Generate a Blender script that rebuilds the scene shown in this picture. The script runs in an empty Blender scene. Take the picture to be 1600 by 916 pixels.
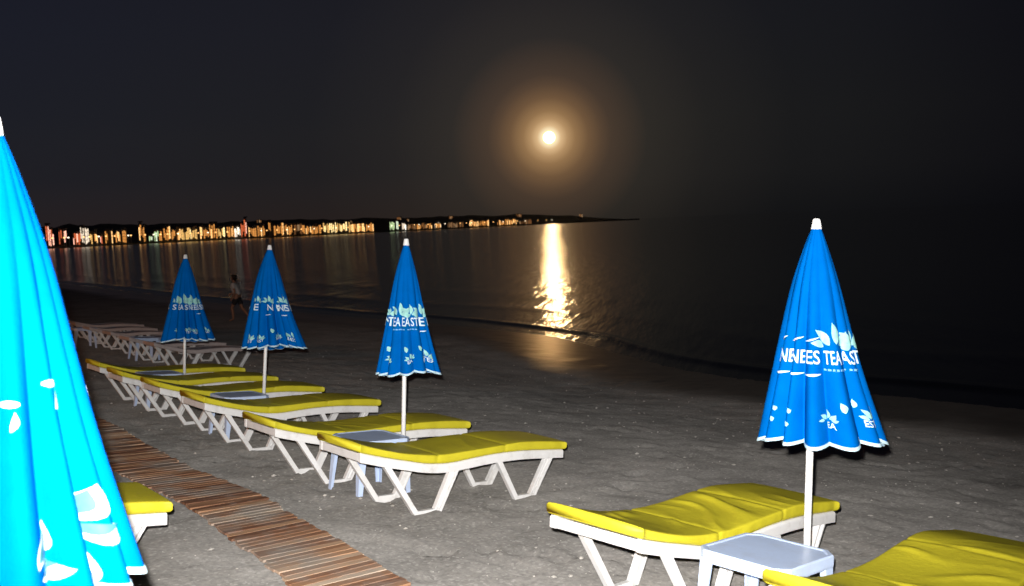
import bpy, bmesh, math, random
from mathutils import Vector, Matrix, noise

# ------------------------------------------------------------------ camera, sky, flash
scene = bpy.context.scene
C = scene.collection
R = math.radians

CAM = Vector((0.0, 0.0, 3.25))                 # the eye, above the still water (z = 0)
BEACH = Matrix(((0.99562594, -0.00049801, 0.09342774),      # beach frame (x seaward, y along the row, z off the sand) -> world
                (0.0, 0.99998579, 0.00533038),
                (-0.09342907, -0.00530706, 0.99561179)))
EYE_H = 1.7422
right = Vector((0.7778748, -0.6269207, -0.0433718))
upv = Vector((0.0802199, 0.0306091, 0.9963071))
fwd = Vector((0.6232780, 0.7784815, -0.0741016))

cd = bpy.data.cameras.new('camera')
cd.sensor_width = 36.0
cd.lens = 36.0 * 1453.09 / 1600.0
cd.clip_start = 0.05
cd.clip_end = 30000
cd.dof.use_dof = True
cd.dof.focus_distance = 6.5
cd.dof.aperture_fstop = 4.0
cam = bpy.data.objects.new('camera', cd)
C.objects.link(cam)
m = Matrix((right, upv, -fwd)).transposed().to_4x4()
m.translation = CAM
cam.matrix_world = m
scene.camera = cam

MOON_DIR = Vector((0.6580867, 0.7476079, 0.0894670)).normalized()

world = bpy.data.worlds.new('World')
scene.world = world
world.use_nodes = True
nt = world.node_tree
nt.nodes.clear()


def node(nt, typ, **kw):
    n = nt.nodes.new(typ)
    for k, v in kw.items():
        if k == 'ins':
            for i, val in v.items():
                n.inputs[i].default_value = val
        else:
            setattr(n, k, v)
    return n


def ramp(nt, stops, interp='LINEAR'):
    n = nt.nodes.new('ShaderNodeValToRGB')
    cr = n.color_ramp
    cr.interpolation = interp
    while len(cr.elements) > 1:
        cr.elements.remove(cr.elements[-1])
    cr.elements[0].position = stops[0][0]
    cr.elements[0].color = (*stops[0][1], 1)
    for p, c in stops[1:]:
        e = cr.elements.new(p)
        e.color = (*c, 1)
    return n


def build_world():
    L = nt.links.new
    tc = node(nt, 'ShaderNodeTexCoord')
    # aureole of the moon in the humid air
    dm = node(nt, 'ShaderNodeVectorMath', operation='DOT_PRODUCT')
    dm.inputs[1].default_value = MOON_DIR
    L(tc.outputs['Generated'], dm.inputs[0])
    ac = node(nt, 'ShaderNodeMath', operation='ARCCOSINE')
    L(dm.outputs['Value'], ac.inputs[0])
    sc = node(nt, 'ShaderNodeMath', operation='DIVIDE', ins={1: 0.25})
    L(ac.outputs[0], sc.inputs[0])
    u = 1 / 1453.0 / 0.25
    halo = ramp(nt, [(0, (1.0, .95, .72)), (9 * u, (1.0, .92, .64)), (12 * u, (.98, .80, .49)), (18 * u, (.70, .46, .23)), (28 * u, (.44, .262, .115)), (40 * u, (.275, .154, .061)),
                     (60 * u, (.142, .076, .031)), (80 * u, (.078, .043, .020)), (95 * u, (.048, .028, .0145)), (150 * u, (.0140, .0108, .0068)),
                     (240 * u, (.0045, .0036, .0024)), (363 * u, (0, 0, 0))], 'LINEAR')
    L(sc.outputs[0], halo.inputs[0])
    # night sky: lighter towards the town across the bay, dark out to sea, blue-black overhead
    dr = node(nt, 'ShaderNodeVectorMath', operation='DOT_PRODUCT')
    dr.inputs[1].default_value = Vector((right.x, right.y, 0)).normalized()
    L(tc.outputs['Generated'], dr.inputs[0])
    mp = node(nt, 'ShaderNodeMapRange', ins={1: -0.6, 2: 0.6, 3: 0.0, 4: 1.0})
    L(dr.outputs['Value'], mp.inputs[0])
    side = ramp(nt, [(0, (.0120, .0135, .0215)), (.25, (.0135, .0138, .0175)), (.5, (.0145, .0138, .0150)),
                     (.62, (.0130, .0130, .0138)), (.78, (.0100, .0102, .0115)), (.92, (.0050, .0050, .0070)), (1, (.0030, .0030, .0048))])
    L(mp.outputs[0], side.inputs[0])
    sx = node(nt, 'ShaderNodeSeparateXYZ')
    L(tc.outputs['Generated'], sx.inputs[0])
    top = ramp(nt, [(0, (.62, .62, .62)), (.045, (.90, .88, .84)), (.10, (.98, .97, .93)), (.20, (.86, .88, 1.0)), (.32, (.66, .68, .92)), (.6, (.45, .48, .75))])
    L(sx.outputs['Z'], top.inputs[0])
    mul = node(nt, 'ShaderNodeMixRGB', blend_type='MULTIPLY', ins={0: 1.0})
    L(side.outputs[0], mul.inputs[1])
    L(top.outputs[0], mul.inputs[2])
    # town glow low over the far shore on the left
    tg = ramp(nt, [(0, (.012, .0055, .0016)), (.015, (.010, .0045, .0014)), (.06, (.002, .0009, .0003)), (.12, (0, 0, 0))])
    L(sx.outputs['Z'], tg.inputs[0])
    tw = ramp(nt, [(0, (1, 1, 1)), (.4, (.8, .8, .8)), (.58, (.1, .1, .1)), (.7, (0, 0, 0))])
    L(mp.outputs[0], tw.inputs[0])
    tm = node(nt, 'ShaderNodeMixRGB', blend_type='MULTIPLY', ins={0: 1.0})
    L(tg.outputs[0], tm.inputs[1])
    L(tw.outputs[0], tm.inputs[2])
    a1 = node(nt, 'ShaderNodeMixRGB', blend_type='ADD', ins={0: 1.0})
    L(mul.outputs[0], a1.inputs[1])
    L(tm.outputs[0], a1.inputs[2])
    a2 = node(nt, 'ShaderNodeMixRGB', blend_type='ADD', ins={0: 1.0})
    L(a1.outputs[0], a2.inputs[1])
    L(halo.outputs[0], a2.inputs[2])
    bg = node(nt, 'ShaderNodeBackground', ins={1: 1.0})
    L(a2.outputs[0], bg.inputs[0])
    out = node(nt, 'ShaderNodeOutputWorld')
    L(bg.outputs[0], out.inputs[0])


build_world()

# the camera's own flash, a hand above the lens
fl = bpy.data.lights.new('camera_flash', 'SPOT')
fl.energy = 3350.0
fl.color = (1.0, 0.97, 0.94)
fl.shadow_soft_size = 0.02
fl.spot_size = R(92)
fl.spot_blend = 1.0
flo = bpy.data.objects.new('camera_flash', fl)
flo.location = CAM + upv * 0.085 - right * 0.04
flo.rotation_euler = (fwd * 1453 + right * (760 - 800) - upv * (520 - 458)).to_track_quat('-Z', 'Y').to_euler()
C.objects.link(flo)

# promenade lamp behind the boardwalk, out of frame to the left
pl = bpy.data.lights.new('promenade_lamp', 'POINT')
pl.energy = 1300.0
pl.color = (1.0, 0.42, 0.14)
pl.shadow_soft_size = 0.25
plo = bpy.data.objects.new('promenade_lamp', pl)
plo.location = (-9.0, 17.0, 4.2)
C.objects.link(plo)

scene.view_settings.view_transform = 'Standard'
scene.view_settings.look = 'None'
scene.view_settings.exposure = 0.0
scene.view_settings.gamma = 1.0
scene.view_settings.use_curve_mapping = False
scene.cycles.use_denoising = True
scene.cycles.max_bounces = 5
scene.cycles.sample_clamp_indirect = 30.0
scene.cycles.use_light_tree = True


# ------------------------------------------------------------------ helpers
def smooth(a, b, x):
    t = min(1.0, max(0.0, (x - a) / (b - a)))
    return t * t * (3 - 2 * t)


def lerp_tab(tab, x):
    if x <= tab[0][0]:
        return tab[0][1]
    for (x0, y0), (x1, y1) in zip(tab, tab[1:]):
        if x <= x1:
            return y0 + (y1 - y0) * (x - x0) / (x1 - x0)
    return tab[-1][1]


def spline_tab(tab, x):
    """Catmull-Rom through the table."""
    n = len(tab)
    if x <= tab[0][0]:
        return tab[0][1]
    if x >= tab[-1][0]:
        return tab[-1][1]
    for i in range(n - 1):
        if x <= tab[i + 1][0]:
            x0, y0 = tab[i]
            x1, y1 = tab[i + 1]
            mm0 = (y1 - tab[i - 1][1]) / (x1 - tab[i - 1][0]) if i > 0 else (y1 - y0) / (x1 - x0)
            mm1 = (tab[i + 2][1] - y0) / (tab[i + 2][0] - x0) if i + 2 < n else (y1 - y0) / (x1 - x0)
            h = x1 - x0
            t = (x - x0) / h
            return ((2 * t**3 - 3 * t * t + 1) * y0 + (t**3 - 2 * t * t + t) * h * mm0
                    + (-2 * t**3 + 3 * t * t) * y1 + (t**3 - t * t) * h * mm1)


def b2w(p):
    """beach frame -> world"""
    return BEACH @ (Vector(p) - Vector((0, 0, EYE_H))) + CAM


class MB:
    """Collects boxes, tubes and sheets into one mesh."""

    def __init__(self):
        self.v, self.f, self.mi = [], [], []

    def add(self, vs, fs, mi=0):
        b = len(self.v)
        self.v += [tuple(p) for p in vs]
        self.f += [tuple(i + b for i in q) for q in fs]
        self.mi += [mi] * len(fs)

    def hexa(self, p, mi=0):
        """eight corners: four below, four above, same order"""
        self.add(p, [(3, 2, 1, 0), (4, 5, 6, 7), (0, 1, 5, 4), (1, 2, 6, 5), (2, 3, 7, 6), (3, 0, 4, 7)], mi)

    def box(self, a, b, mi=0):
        (x0, y0, z0), (x1, y1, z1) = a, b
        self.hexa([(x0, y0, z0), (x1, y0, z0), (x1, y1, z0), (x0, y1, z0),
                   (x0, y0, z1), (x1, y0, z1), (x1, y1, z1), (x0, y1, z1)], mi)

    def tube(self, pts, rad, seg=12, mi=0, cap=True):
        pts = [Vector(p) for p in pts]
        rad = rad if isinstance(rad, (list, tuple)) else [rad] * len(pts)
        b = len(self.v)
        for i, p in enumerate(pts):
            t = (pts[min(i + 1, len(pts) - 1)] - pts[max(i - 1, 0)]).normalized()
            a = Vector((1, 0, 0)) if abs(t.x) < .9 else Vector((0, 1, 0))
            u = t.cross(a).normalized()
            w = t.cross(u)
            for k in range(seg):
                an = 2 * math.pi * k / seg
                self.v.append(tuple(p + (u * math.cos(an) + w * math.sin(an)) * rad[i]))
        for i in range(len(pts) - 1):
            for k in range(seg):
                k2 = (k + 1) % seg
                self.f.append((b + i * seg + k, b + (i + 1) * seg + k, b + (i + 1) * seg + k2, b + i * seg + k2))
                self.mi.append(mi)
        if cap:
            self.f.append(tuple(b + k for k in range(seg)))
            self.f.append(tuple(b + (len(pts) - 1) * seg + k for k in reversed(range(seg))))
            self.mi += [mi, mi]

    def mesh(self, name, mats, smooth_shade=False, bevel=0.0, fix=True):
        me = bpy.data.meshes.new(name)
        me.from_pydata(self.v, [], self.f)
        for mt in mats:
            me.materials.append(mt)
        me.polygons.foreach_set('material_index', self.mi)
        if fix or bevel:
            bm = bmesh.new()
            bm.from_mesh(me)
            if bevel:
                bmesh.ops.bevel(bm, geom=[e for e in bm.edges if len(e.link_faces) == 2 and e.calc_face_angle(0) > .6],
                                offset=bevel, segments=2, profile=.6, affect='EDGES', clamp_overlap=True)
            bmesh.ops.recalc_face_normals(bm, faces=bm.faces)
            bm.to_mesh(me)
            bm.free()
        if smooth_shade:
            me.polygons.foreach_set('use_smooth', [True] * len(me.polygons))
        me.update()
        return me


def link(name, me, parent=None):
    o = bpy.data.objects.new(name, me)
    C.objects.link(o)
    if parent:
        o.parent = parent
    return o


def tag(o, label=None, cat=None, group=None, kind=None):
    for k, v in (('label', label), ('category', cat), ('group', group), ('kind', kind)):
        if v:
            o[k] = v
    return o


def empty(name):
    o = bpy.data.objects.new(name, None)
    o.empty_display_size = 0.1
    C.objects.link(o)
    return o


def copy_tree(o, parent=None):
    c = o.copy()
    C.objects.link(c)
    if parent:
        c.parent = parent
    for ch in [x for x in C.objects if x.parent == o]:
        copy_tree(ch, c)
    return c


def put(o, p, rz=0.0, tx=0.0, ty=0.0, scale=1.0):
    """stand a thing on the beach frame: p in beach coordinates, turned rz, tilted tx / ty"""
    mat = Matrix.Translation(b2w(p)) @ BEACH.to_4x4() @ Matrix.Rotation(tx, 4, 'X') @ Matrix.Rotation(ty, 4, 'Y') @ Matrix.Rotation(rz, 4, 'Z') @ Matrix.Scale(scale, 4)
    o.matrix_world = mat
    return o


# ------------------------------------------------------------------ materials
def mat(name):
    mt = bpy.data.materials.new(name)
    mt.use_nodes = True
    t = mt.node_tree
    b = t.nodes['Principled BSDF']
    return mt, t, b, t.links.new


def simple(name, col, rough=.5, spec=.5, var=.06, scale=14.0, bump=0.0, bscale=60.0, dirt=None):
    mt, t, b, L = mat(name)
    tc = node(t, 'ShaderNodeTexCoord')
    nz = node(t, 'ShaderNodeTexNoise', ins={'Scale': scale, 'Detail': 5.0, 'Roughness': .6})
    L(tc.outputs['Object'], nz.inputs['Vector'])
    lo = tuple(c * (1 - var) for c in col)
    hi = tuple(min(1, c * (1 + var)) for c in col)
    cr = ramp(t, [(.3, lo), (.7, hi)])
    L(nz.outputs['Fac'], cr.inputs[0])
    src = cr.outputs[0]
    if dirt:
        dcol, amount = dirt
        n2 = node(t, 'ShaderNodeTexNoise', ins={'Scale': scale * .6, 'Detail': 8.0, 'Roughness': .7})
        L(tc.outputs['Object'], n2.inputs['Vector'])
        c2 = ramp(t, [(.52, (0, 0, 0)), (.75, (amount,) * 3)])
        L(n2.outputs['Fac'], c2.inputs[0])
        mx = node(t, 'ShaderNodeMixRGB')
        L(c2.outputs[0], mx.inputs[0])
        L(src, mx.inputs[1])
        mx.inputs[2].default_value = (*dcol, 1)
        src = mx.outputs[0]
    L(src, b.inputs['Base Color'])
    b.inputs['Roughness'].default_value = rough
    b.inputs['Specular IOR Level'].default_value = spec
    if bump:
        n3 = node(t, 'ShaderNodeTexNoise', ins={'Scale': bscale, 'Detail': 4.0})
        L(tc.outputs['Object'], n3.inputs['Vector'])
        bp = node(t, 'ShaderNodeBump', ins={'Strength': bump, 'Distance': .01})
        L(n3.outputs['Fac'], bp.inputs['Height'])
        L(bp.outputs[0], b.inputs['Normal'])
    return mt


M_PLASTIC = simple('white_plastic', (.80, .79, .78), .42, .4, .05, 9, dirt=((.36, .32, .27), .55))
M_TABLE = simple('table_plastic', (.57, .69, .93), .38, .5, .04, 8, dirt=((.40, .40, .42), .35))
M_WARM_LIT = simple('warm_lit_plastic', (.50, .42, .40), .55, .3, .12, 9, dirt=((.25, .17, .14), .6))  # white plastic, pinkish cast of the warm ambient light put into its colour
M_YELLOW = simple('yellow_vinyl', (.62, .54, .030), .5, .25, .07, 5, bump=.25, bscale=35, dirt=((.42, .35, .02), .4))
M_BLUE = simple('blue_canvas', (.0001, .102, .40), .8, .0, .10, 6, bump=.15, bscale=120)
M_TRIM = simple('trim_tape', (.48, .66, .74), .7, .2, .05, 20)
M_PRINT = simple('white_print', (.62, .74, .76), .6, .2, .05, 30)
M_PRINT_SOFT = simple('pale_blue_print', (.16, .42, .66), .6, .2, .05, 30)
M_LEAF = simple('pale_leaf_print', (.30, .60, .56), .6, .2, .22, 25)
M_LEAF_FILL = simple('aqua_leaf_fill', (.030, .150, .165), .6, .2, .3, 40)
M_POLE = simple('white_enamel', (.80, .80, .79), .35, .5, .04, 12, dirt=((.35, .30, .26), .5))
M_PEBBLE = simple('pale_shell', (.62, .58, .53), .8, .2, .35, 40)


def sand_material():
    mt, t, b, L = mat('beach_sand')
    geo = node(t, 'ShaderNodeNewGeometry')
    P = geo.outputs['Position']
    n1 = node(t, 'ShaderNodeTexNoise', ins={'Scale': 1.1, 'Detail': 8.0, 'Roughness': .62})
    n2 = node(t, 'ShaderNodeTexNoise', ins={'Scale': 26.0, 'Detail': 6.0, 'Roughness': .7})
    n3 = node(t, 'ShaderNodeTexVoronoi', ins={'Scale': 55.0})
    n5 = node(t, 'ShaderNodeTexNoise', ins={'Scale': 7.0, 'Detail': 5.0, 'Roughness': .6})
    for n in (n1, n2, n3, n5):
        L(P, n.inputs['Vector'])
    c1 = ramp(t, [(.30, (.160, .152, .141)), (.5, (.222, .211, .196)), (.72, (.285, .271, .252))])
    L(n1.outputs['Fac'], c1.inputs[0])
    c2 = ramp(t, [(.30, (.72, .72, .72)), (.5, (1, 1, 1)), (.72, (1.26, 1.25, 1.23))])
    L(n2.outputs['Fac'], c2.inputs[0])
    m1 = node(t, 'ShaderNodeMixRGB', blend_type='MULTIPLY', ins={0: 1.0})
    L(c1.outputs[0], m1.inputs[1])
    L(c2.outputs[0], m1.inputs[2])
    # coarse grains: a few pale, a few dark
    c3 = ramp(t, [(0, (0, 0, 0)), (.86, (0, 0, 0)), (.93, (1, 1, 1))])
    sr = node(t, 'ShaderNodeSeparateColor')
    L(n3.outputs['Color'], sr.inputs[0])
    L(sr.outputs[0], c3.inputs[0])
    m2 = node(t, 'ShaderNodeMixRGB')
    mulf = node(t, 'ShaderNodeMath', operation='MULTIPLY', ins={1: .26})
    L(c3.outputs[0], mulf.inputs[0])
    L(mulf.outputs[0], m2.inputs[0])
    L(m1.outputs[0], m2.inputs[1])
    m2.inputs[2].default_value = (.50, .48, .45, 1)
    # wetness near the water
    at = node(t, 'ShaderNodeAttribute', attribute_name='wet')
    nw = node(t, 'ShaderNodeTexNoise', ins={'Scale': .9, 'Detail': 3.0})
    L(P, nw.inputs['Vector'])
    ad = node(t, 'ShaderNodeMath', operation='MULTIPLY_ADD', ins={1: .5, 2: -.25})
    L(nw.outputs['Fac'], ad.inputs[0])
    wv = node(t, 'ShaderNodeMath', operation='ADD')
    L(at.outputs['Fac'], wv.inputs[0])
    L(ad.outputs[0], wv.inputs[1])
    wr = node(t, 'ShaderNodeMapRange', ins={1: .25, 2: .8, 3: 0.0, 4: 1.0})
    L(wv.outputs[0], wr.inputs[0])
    m3 = node(t, 'ShaderNodeMixRGB')
    L(wr.outputs[0], m3.inputs[0])
    L(m2.outputs[0], m3.inputs[1])
    wet = node(t, 'ShaderNodeMixRGB', blend_type='MULTIPLY', ins={0: 1.0, 2: (.26, .25, .23, 1)})
    L(m2.outputs[0], wet.inputs[1])
    L(wet.outputs[0], m3.inputs[2])
    bp1 = node(t, 'ShaderNodeBump', ins={'Strength': .35, 'Distance': .025})
    L(n5.outputs['Fac'], bp1.inputs['Height'])
    bp2 = node(t, 'ShaderNodeBump', ins={'Strength': .6, 'Distance': .010})
    L(n2.outputs['Fac'], bp2.inputs['Height'])
    L(bp1.outputs[0], bp2.inputs['Normal'])
    df = node(t, 'ShaderNodeBsdfDiffuse', ins={'Roughness': .55})
    L(m3.outputs[0], df.inputs['Color'])
    L(bp2.outputs[0], df.inputs['Normal'])
    gl = node(t, 'ShaderNodeBsdfGlossy', ins={'Roughness': .30, 'Color': (.92, .82, .70, 1)})
    nb = node(t, 'ShaderNodeTexNoise', ins={'Scale': 2.2, 'Detail': 4.0})
    L(P, nb.inputs['Vector'])
    bp3 = node(t, 'ShaderNodeBump', ins={'Strength': .35, 'Distance': .02})
    L(nb.outputs['Fac'], bp3.inputs['Height'])
    L(bp3.outputs[0], gl.inputs['Normal'])
    fr = node(t, 'ShaderNodeFresnel', ins={'IOR': 1.33})
    L(bp3.outputs[0], fr.inputs['Normal'])
    fm = node(t, 'ShaderNodeMath', operation='MULTIPLY')
    L(fr.outputs[0], fm.inputs[0])
    L(wr.outputs[0], fm.inputs[1])
    mx = node(t, 'ShaderNodeMixShader')
    L(fm.outputs[0], mx.inputs[0])
    L(df.outputs[0], mx.inputs[1])
    L(gl.outputs[0], mx.inputs[2])
    L(mx.outputs[0], t.nodes['Material Output'].inputs['Surface'])
    return mt


def water_material():
    mt, t, b, L = mat('sea_water')
    b.inputs['Base Color'].default_value = (.004, .005, .006, 1)
    b.inputs['IOR'].default_value = 1.33
    b.inputs['Roughness'].default_value = .15
    geo = node(t, 'ShaderNodeNewGeometry')
    mp = node(t, 'ShaderNodeMapping')
    mp.inputs['Rotation'].default_value = (0, 0, R(-41))   # crests lie across the moon's path
    L(geo.outputs['Position'], mp.inputs['Vector'])
    prev = None
    for sx, sy, det, st, dist in ((.22, 1.1, 2.0, 1.0, .045), (.9, 5.5, 2.0, 1.0, .012), (2.5, 14.0, 2.0, .8, .005)):
        ms = node(t, 'ShaderNodeMapping')
        ms.inputs['Scale'].default_value = (sx, sy, 1)
        L(mp.outputs[0], ms.inputs['Vector'])
        nz = node(t, 'ShaderNodeTexNoise', ins={'Scale': 1.0, 'Detail': det, 'Roughness': .5})
        L(ms.outputs[0], nz.inputs['Vector'])
        bp = node(t, 'ShaderNodeBump', ins={'Strength': st, 'Distance': dist})
        L(nz.outputs['Fac'], bp.inputs['Height'])
        if prev:
            L(prev.outputs[0], bp.inputs['Normal'])
        prev = bp
    L(prev.outputs[0], b.inputs['Normal'])
    return mt


M_SAND = sand_material()
M_WATER = water_material()

# ------------------------------------------------------------------ the shore: sand, sea, far land
SHORE = [(-400, -60), (-60, 4), (-20, 11), (0, 14.9), (6, 15.25), (10, 14.95), (13, 15.1), (16, 16.1), (20, 17.4), (26, 17.6), (34, 17.2),
         (60, 18), (120, 22), (300, 60), (520, 105)]


def shore_x(y):
    return spline_tab(SHORE, y)


NB = BEACH.col[2]


def plane_z(x, y):
    o = b2w((0, 0, 0))
    return o.z - (NB.x * (x - o.x) + NB.y * (y - o.y)) / NB.z


def sand_z(x, y, detail=True):
    xs = shore_x(y)
    s = xs - x
    inland = .040 * s if s > 0 else .07 * s
    pz = plane_z(max(x, -22), y)
    if y > 40:
        pz = max(pz, .1)
    w = smooth(7.5, max(12.5, xs - 1.5), x)
    z = pz * (1 - w) + inland * w
    if y > 30:
        w2 = smooth(30, 60, y)
        z = z * (1 - w2) + min(inland, 2.5 + .02 * s) * w2
    if detail:
        d = 1.0 - smooth(25, 60, abs(y)) * .7
        lump = noise.noise(Vector((x * 1.7, y * 1.7, 0))) * .016 + noise.noise(Vector((x * 4.3, y * 4.3, 3))) * .013 + noise.noise(Vector((x * 9, y * 9, 7))) * .008
        dry = smooth(-.2, 3.5, s)
        lump += print_z(x, y)
        z += lump * d * (.15 + .85 * dry)
    return z


def axis(*segs):
    out = []
    for a, b, st in segs:
        n = max(1, round((b - a) / st))
        out += [a + (b - a) * i / n for i in range(n)]
    out.append(segs[-1][1])
    return out


def footprints():
    rf = random.Random(21)
    cells = {}

    def add(x, y, a, depth):
        for ox in (-1, 0, 1):
            for oy in (-1, 0, 1):
                cells.setdefault((int(math.floor(x * 2)) + ox, int(math.floor(y * 2)) + oy), []).append((x, y, math.cos(a), math.sin(a), depth))
    for _ in range(110):                       # tracks: left, right, left ...
        x, y, a = rf.uniform(0, 12), rf.uniform(2, 24), rf.uniform(0, 6.28)
        d = rf.uniform(.010, .026)
        for k in range(rf.randint(4, 10)):
            sd = .09 if k % 2 else -.09
            add(x - math.sin(a) * sd, y + math.cos(a) * sd, a + rf.uniform(-.2, .2), d * rf.uniform(.6, 1.2))
            x += math.cos(a) * .58
            y += math.sin(a) * .58
            a += rf.uniform(-.15, .15)
    for _ in range(900):                       # scuffed hollows
        add(rf.uniform(-1, 13), rf.uniform(1.5, 24), rf.uniform(0, 6.28), rf.uniform(.004, .015))
    return cells


PRINTS = footprints()


def print_z(x, y):
    z = 0.0
    for (px, py, c, s, d) in PRINTS.get((int(math.floor(x * 2)), int(math.floor(y * 2))), ()):
        u = ((x - px) * c + (y - py) * s) / .15
        v = (-(x - px) * s + (y - py) * c) / .075
        q = u * u + v * v
        if q < 5:
            z += d * (-math.exp(-q * 1.3) * 1.25 + .55 * math.exp(-(math.sqrt(q) - 1.45) ** 2 * 5))
    return z


def build_sand():
    xs = axis((-70, -12, 4), (-12, -1, .6), (-1, 9, .055), (9, 20, .11), (20, 30, .6))
    ys = axis((-70, -8, 4), (-8, 1.5, .5), (1.5, 13, .06), (13, 26, .13), (26, 60, .5), (60, 180, 3), (180, 510, 15))
    vs, fs, wet = [], [], []
    nx = len(xs)
    for y in ys:
        xo = shore_x(y) - shore_x(15) if y > 30 else 0
        for x in xs:
            xx = x + xo * smooth(30, 80, y)
            vs.append((xx, y, sand_z(xx, y)))
            wet.append(1 - smooth(.7, 4.2 + 1.0 * noise.noise(Vector((y * .25, 0, 5))), shore_x(y) - xx))
    for j in range(len(ys) - 1):
        for i in range(nx - 1):
            a = j * nx + i
            fs.append((a, a + 1, a + nx + 1, a + nx))
    me = bpy.data.meshes.new('sand')
    me.from_pydata(vs, [], fs)
    me.materials.append(M_SAND)
    at = me.attributes.new('wet', 'FLOAT', 'POINT')
    at.data.foreach_set('value', wet)
    me.polygons.foreach_set('use_smooth', [True] * len(fs))
    tag(link('sand', me), kind='structure')


def water_z(s, y):
    n = noise.noise(Vector((y * .09, 1, 0)))
    n2 = noise.noise(Vector((y * .3, 9, 0)))
    lip = .05 * math.exp(-((s - 1.1 - .5 * n - .15 * n2) / .28) ** 2) * (1 + .4 * n2)
    sw = .022 * math.exp(-((s - 4.6 - .9 * n) / .8) ** 2) + .018 * math.exp(-((s - 9.5 + 1.2 * n) / 1.3) ** 2)
    return .004 + lip + sw


def build_water():
    ss = axis((-1.2, 0, .2), (0, 6, .1), (6, 14, .35), (14, 40, 3), (40, 200, 20), (200, 1000, 100), (1000, 9000, 1000))
    ys = axis((-3000, -400, 400), (-400, -40, 40), (-40, 2, 4), (2, 45, .3), (45, 120, 3), (120, 520, 25), (520, 1000, 60), (1000, 9000, 1000))
    vs, fs = [], []
    nx = len(ss)
    for y in ys:
        for s in ss:
            x0 = shore_x(max(-400, min(520, y)))
            vs.append((x0 + s, y, water_z(s, y)))
    for j in range(len(ys) - 1):
        for i in range(nx - 1):
            a = j * nx + i
            fs.append((a, a + 1, a + nx + 1, a + nx))
    me = bpy.data.meshes.new('sea')
    me.from_pydata(vs, [], fs)
    me.materials.append(M_WATER)
    me.polygons.foreach_set('use_smooth', [True] * len(fs))
    tag(link('sea', me), kind='structure')


build_sand()
build_water()


def heading(px):
    """compass heading (radians from +y towards +x) of a column of the view, and back to a direction on the ground"""
    v = fwd * 1453.09 + right * (px - 800.0) - upv * (365.0 + (880 - px) * .045 - 458.0)
    return math.atan2(v.x, v.y)


FAR = [(-500, 420), (-100, 560), (70, 700), (330, 860), (585, 1060), (700, 1200), (820, 1480), (940, 1850), (1100, 2300), (1330, 2900), (1420, 3200)]


def far_point(px, back=0.0, z=0.0):
    a = heading(px)
    d = lerp_tab(FAR, px) + back
    return Vector((math.sin(a) * d, math.cos(a) * d, z))


M_LAND = simple('scrub_hillside', (.055, .058, .045), .9, .1, .35, .02)


def build_far_land():
    vs, fs = [], []
    cols = list(range(-500, 1009, 12))
    prof = [(-15, -1.5), (0, .9), (25, 2.2), (90, 3), (220, .30), (420, .72), (700, 1.0), (1000, .55)]
    ridge = [(-500, 40), (100, 28), (210, 27), (280, 26), (350, 26), (450, 27), (560, 25), (620, 24), (700, 24), (800, 24), (900, 17), (940, 9), (985, 2), (1100, -1), (1250, -1), (1330, -1), (1420, -1)]
    n = len(prof)
    for c in cols:
        h = spline_tab(ridge, c) * (1 + .16 * noise.noise(Vector((c * .02, 0, 0))) + .07 * noise.noise(Vector((c * .07, 4, 0))))
        for k, (back, z) in enumerate(prof):
            zz = z if k < 4 else max(min(6, h), h * z * (1 + .1 * noise.noise(Vector((c * .05, k, 0)))))
            vs.append(far_point(c, back, zz))
    for j in range(len(cols) - 1):
        for i in range(n - 1):
            a = j * n + i
            fs.append((a, a + n, a + n + 1, a + 1))
    me = bpy.data.meshes.new('far_hills')
    me.from_pydata(vs, [], fs)
    me.materials.append(M_LAND)
    me.polygons.foreach_set('use_smooth', [True] * len(fs))
    tag(link('far_hills', me), kind='structure')


build_far_land()


# ------------------------------------------------------------------ the town across the bay
def emit(name, col, strength):
    mt = bpy.data.materials.new(name)
    mt.use_nodes = True
    t = mt.node_tree
    t.nodes.clear()
    e = node(t, 'ShaderNodeEmission', ins={0: (*col, 1), 1: strength})
    o = node(t, 'ShaderNodeOutputMaterial')
    t.links.new(e.outputs[0], o.inputs[0])
    return mt


M_WALL = simple('rendered_wall', (.42, .38, .33), .85, .2, .1, .3)
LIGHTS = {
    'amber': [emit('amber_window', (1, .40, .09), 0.88), emit('amber_bright_window', (1, .55, .20), 2.0)],
    'red': [emit('red_window', (1, .20, .07), 0.80), emit('pink_window', (1, .48, .34), 2.0)],
    'gold': [emit('gold_window', (1, .58, .18), 1.12), emit('gold_bright_window', (1, .74, .33), 2.0)],
    'white': [emit('white_window', (1, .82, .62), 1.20), emit('white_bright_window', (1, .95, .82), 2.2)],
    'green': [emit('green_window', (.75, 1, .5), 1.0), emit('green_white_window', (.85, 1, .72), 1.2)],
    'dim': [emit('dim_window', (1, .42, .14), .22), emit('dim_pale_window', (1, .6, .3), .38)],
}
LABELS = {
    'amber': 'far shoreline building across the bay with orange amber lit window columns',
    'red': 'far shoreline building across the bay with pinkish red lit window columns',
    'gold': 'far shoreline building across the bay with bright golden yellow lit window columns',
    'white': 'far shoreline building across the bay with bright white lit window columns',
    'green': 'far shoreline building across the bay with greenish white lit window columns',
    'dim': 'far building on the slope across the bay with only faint dim windows',
}
rt = random.Random(5)
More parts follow.
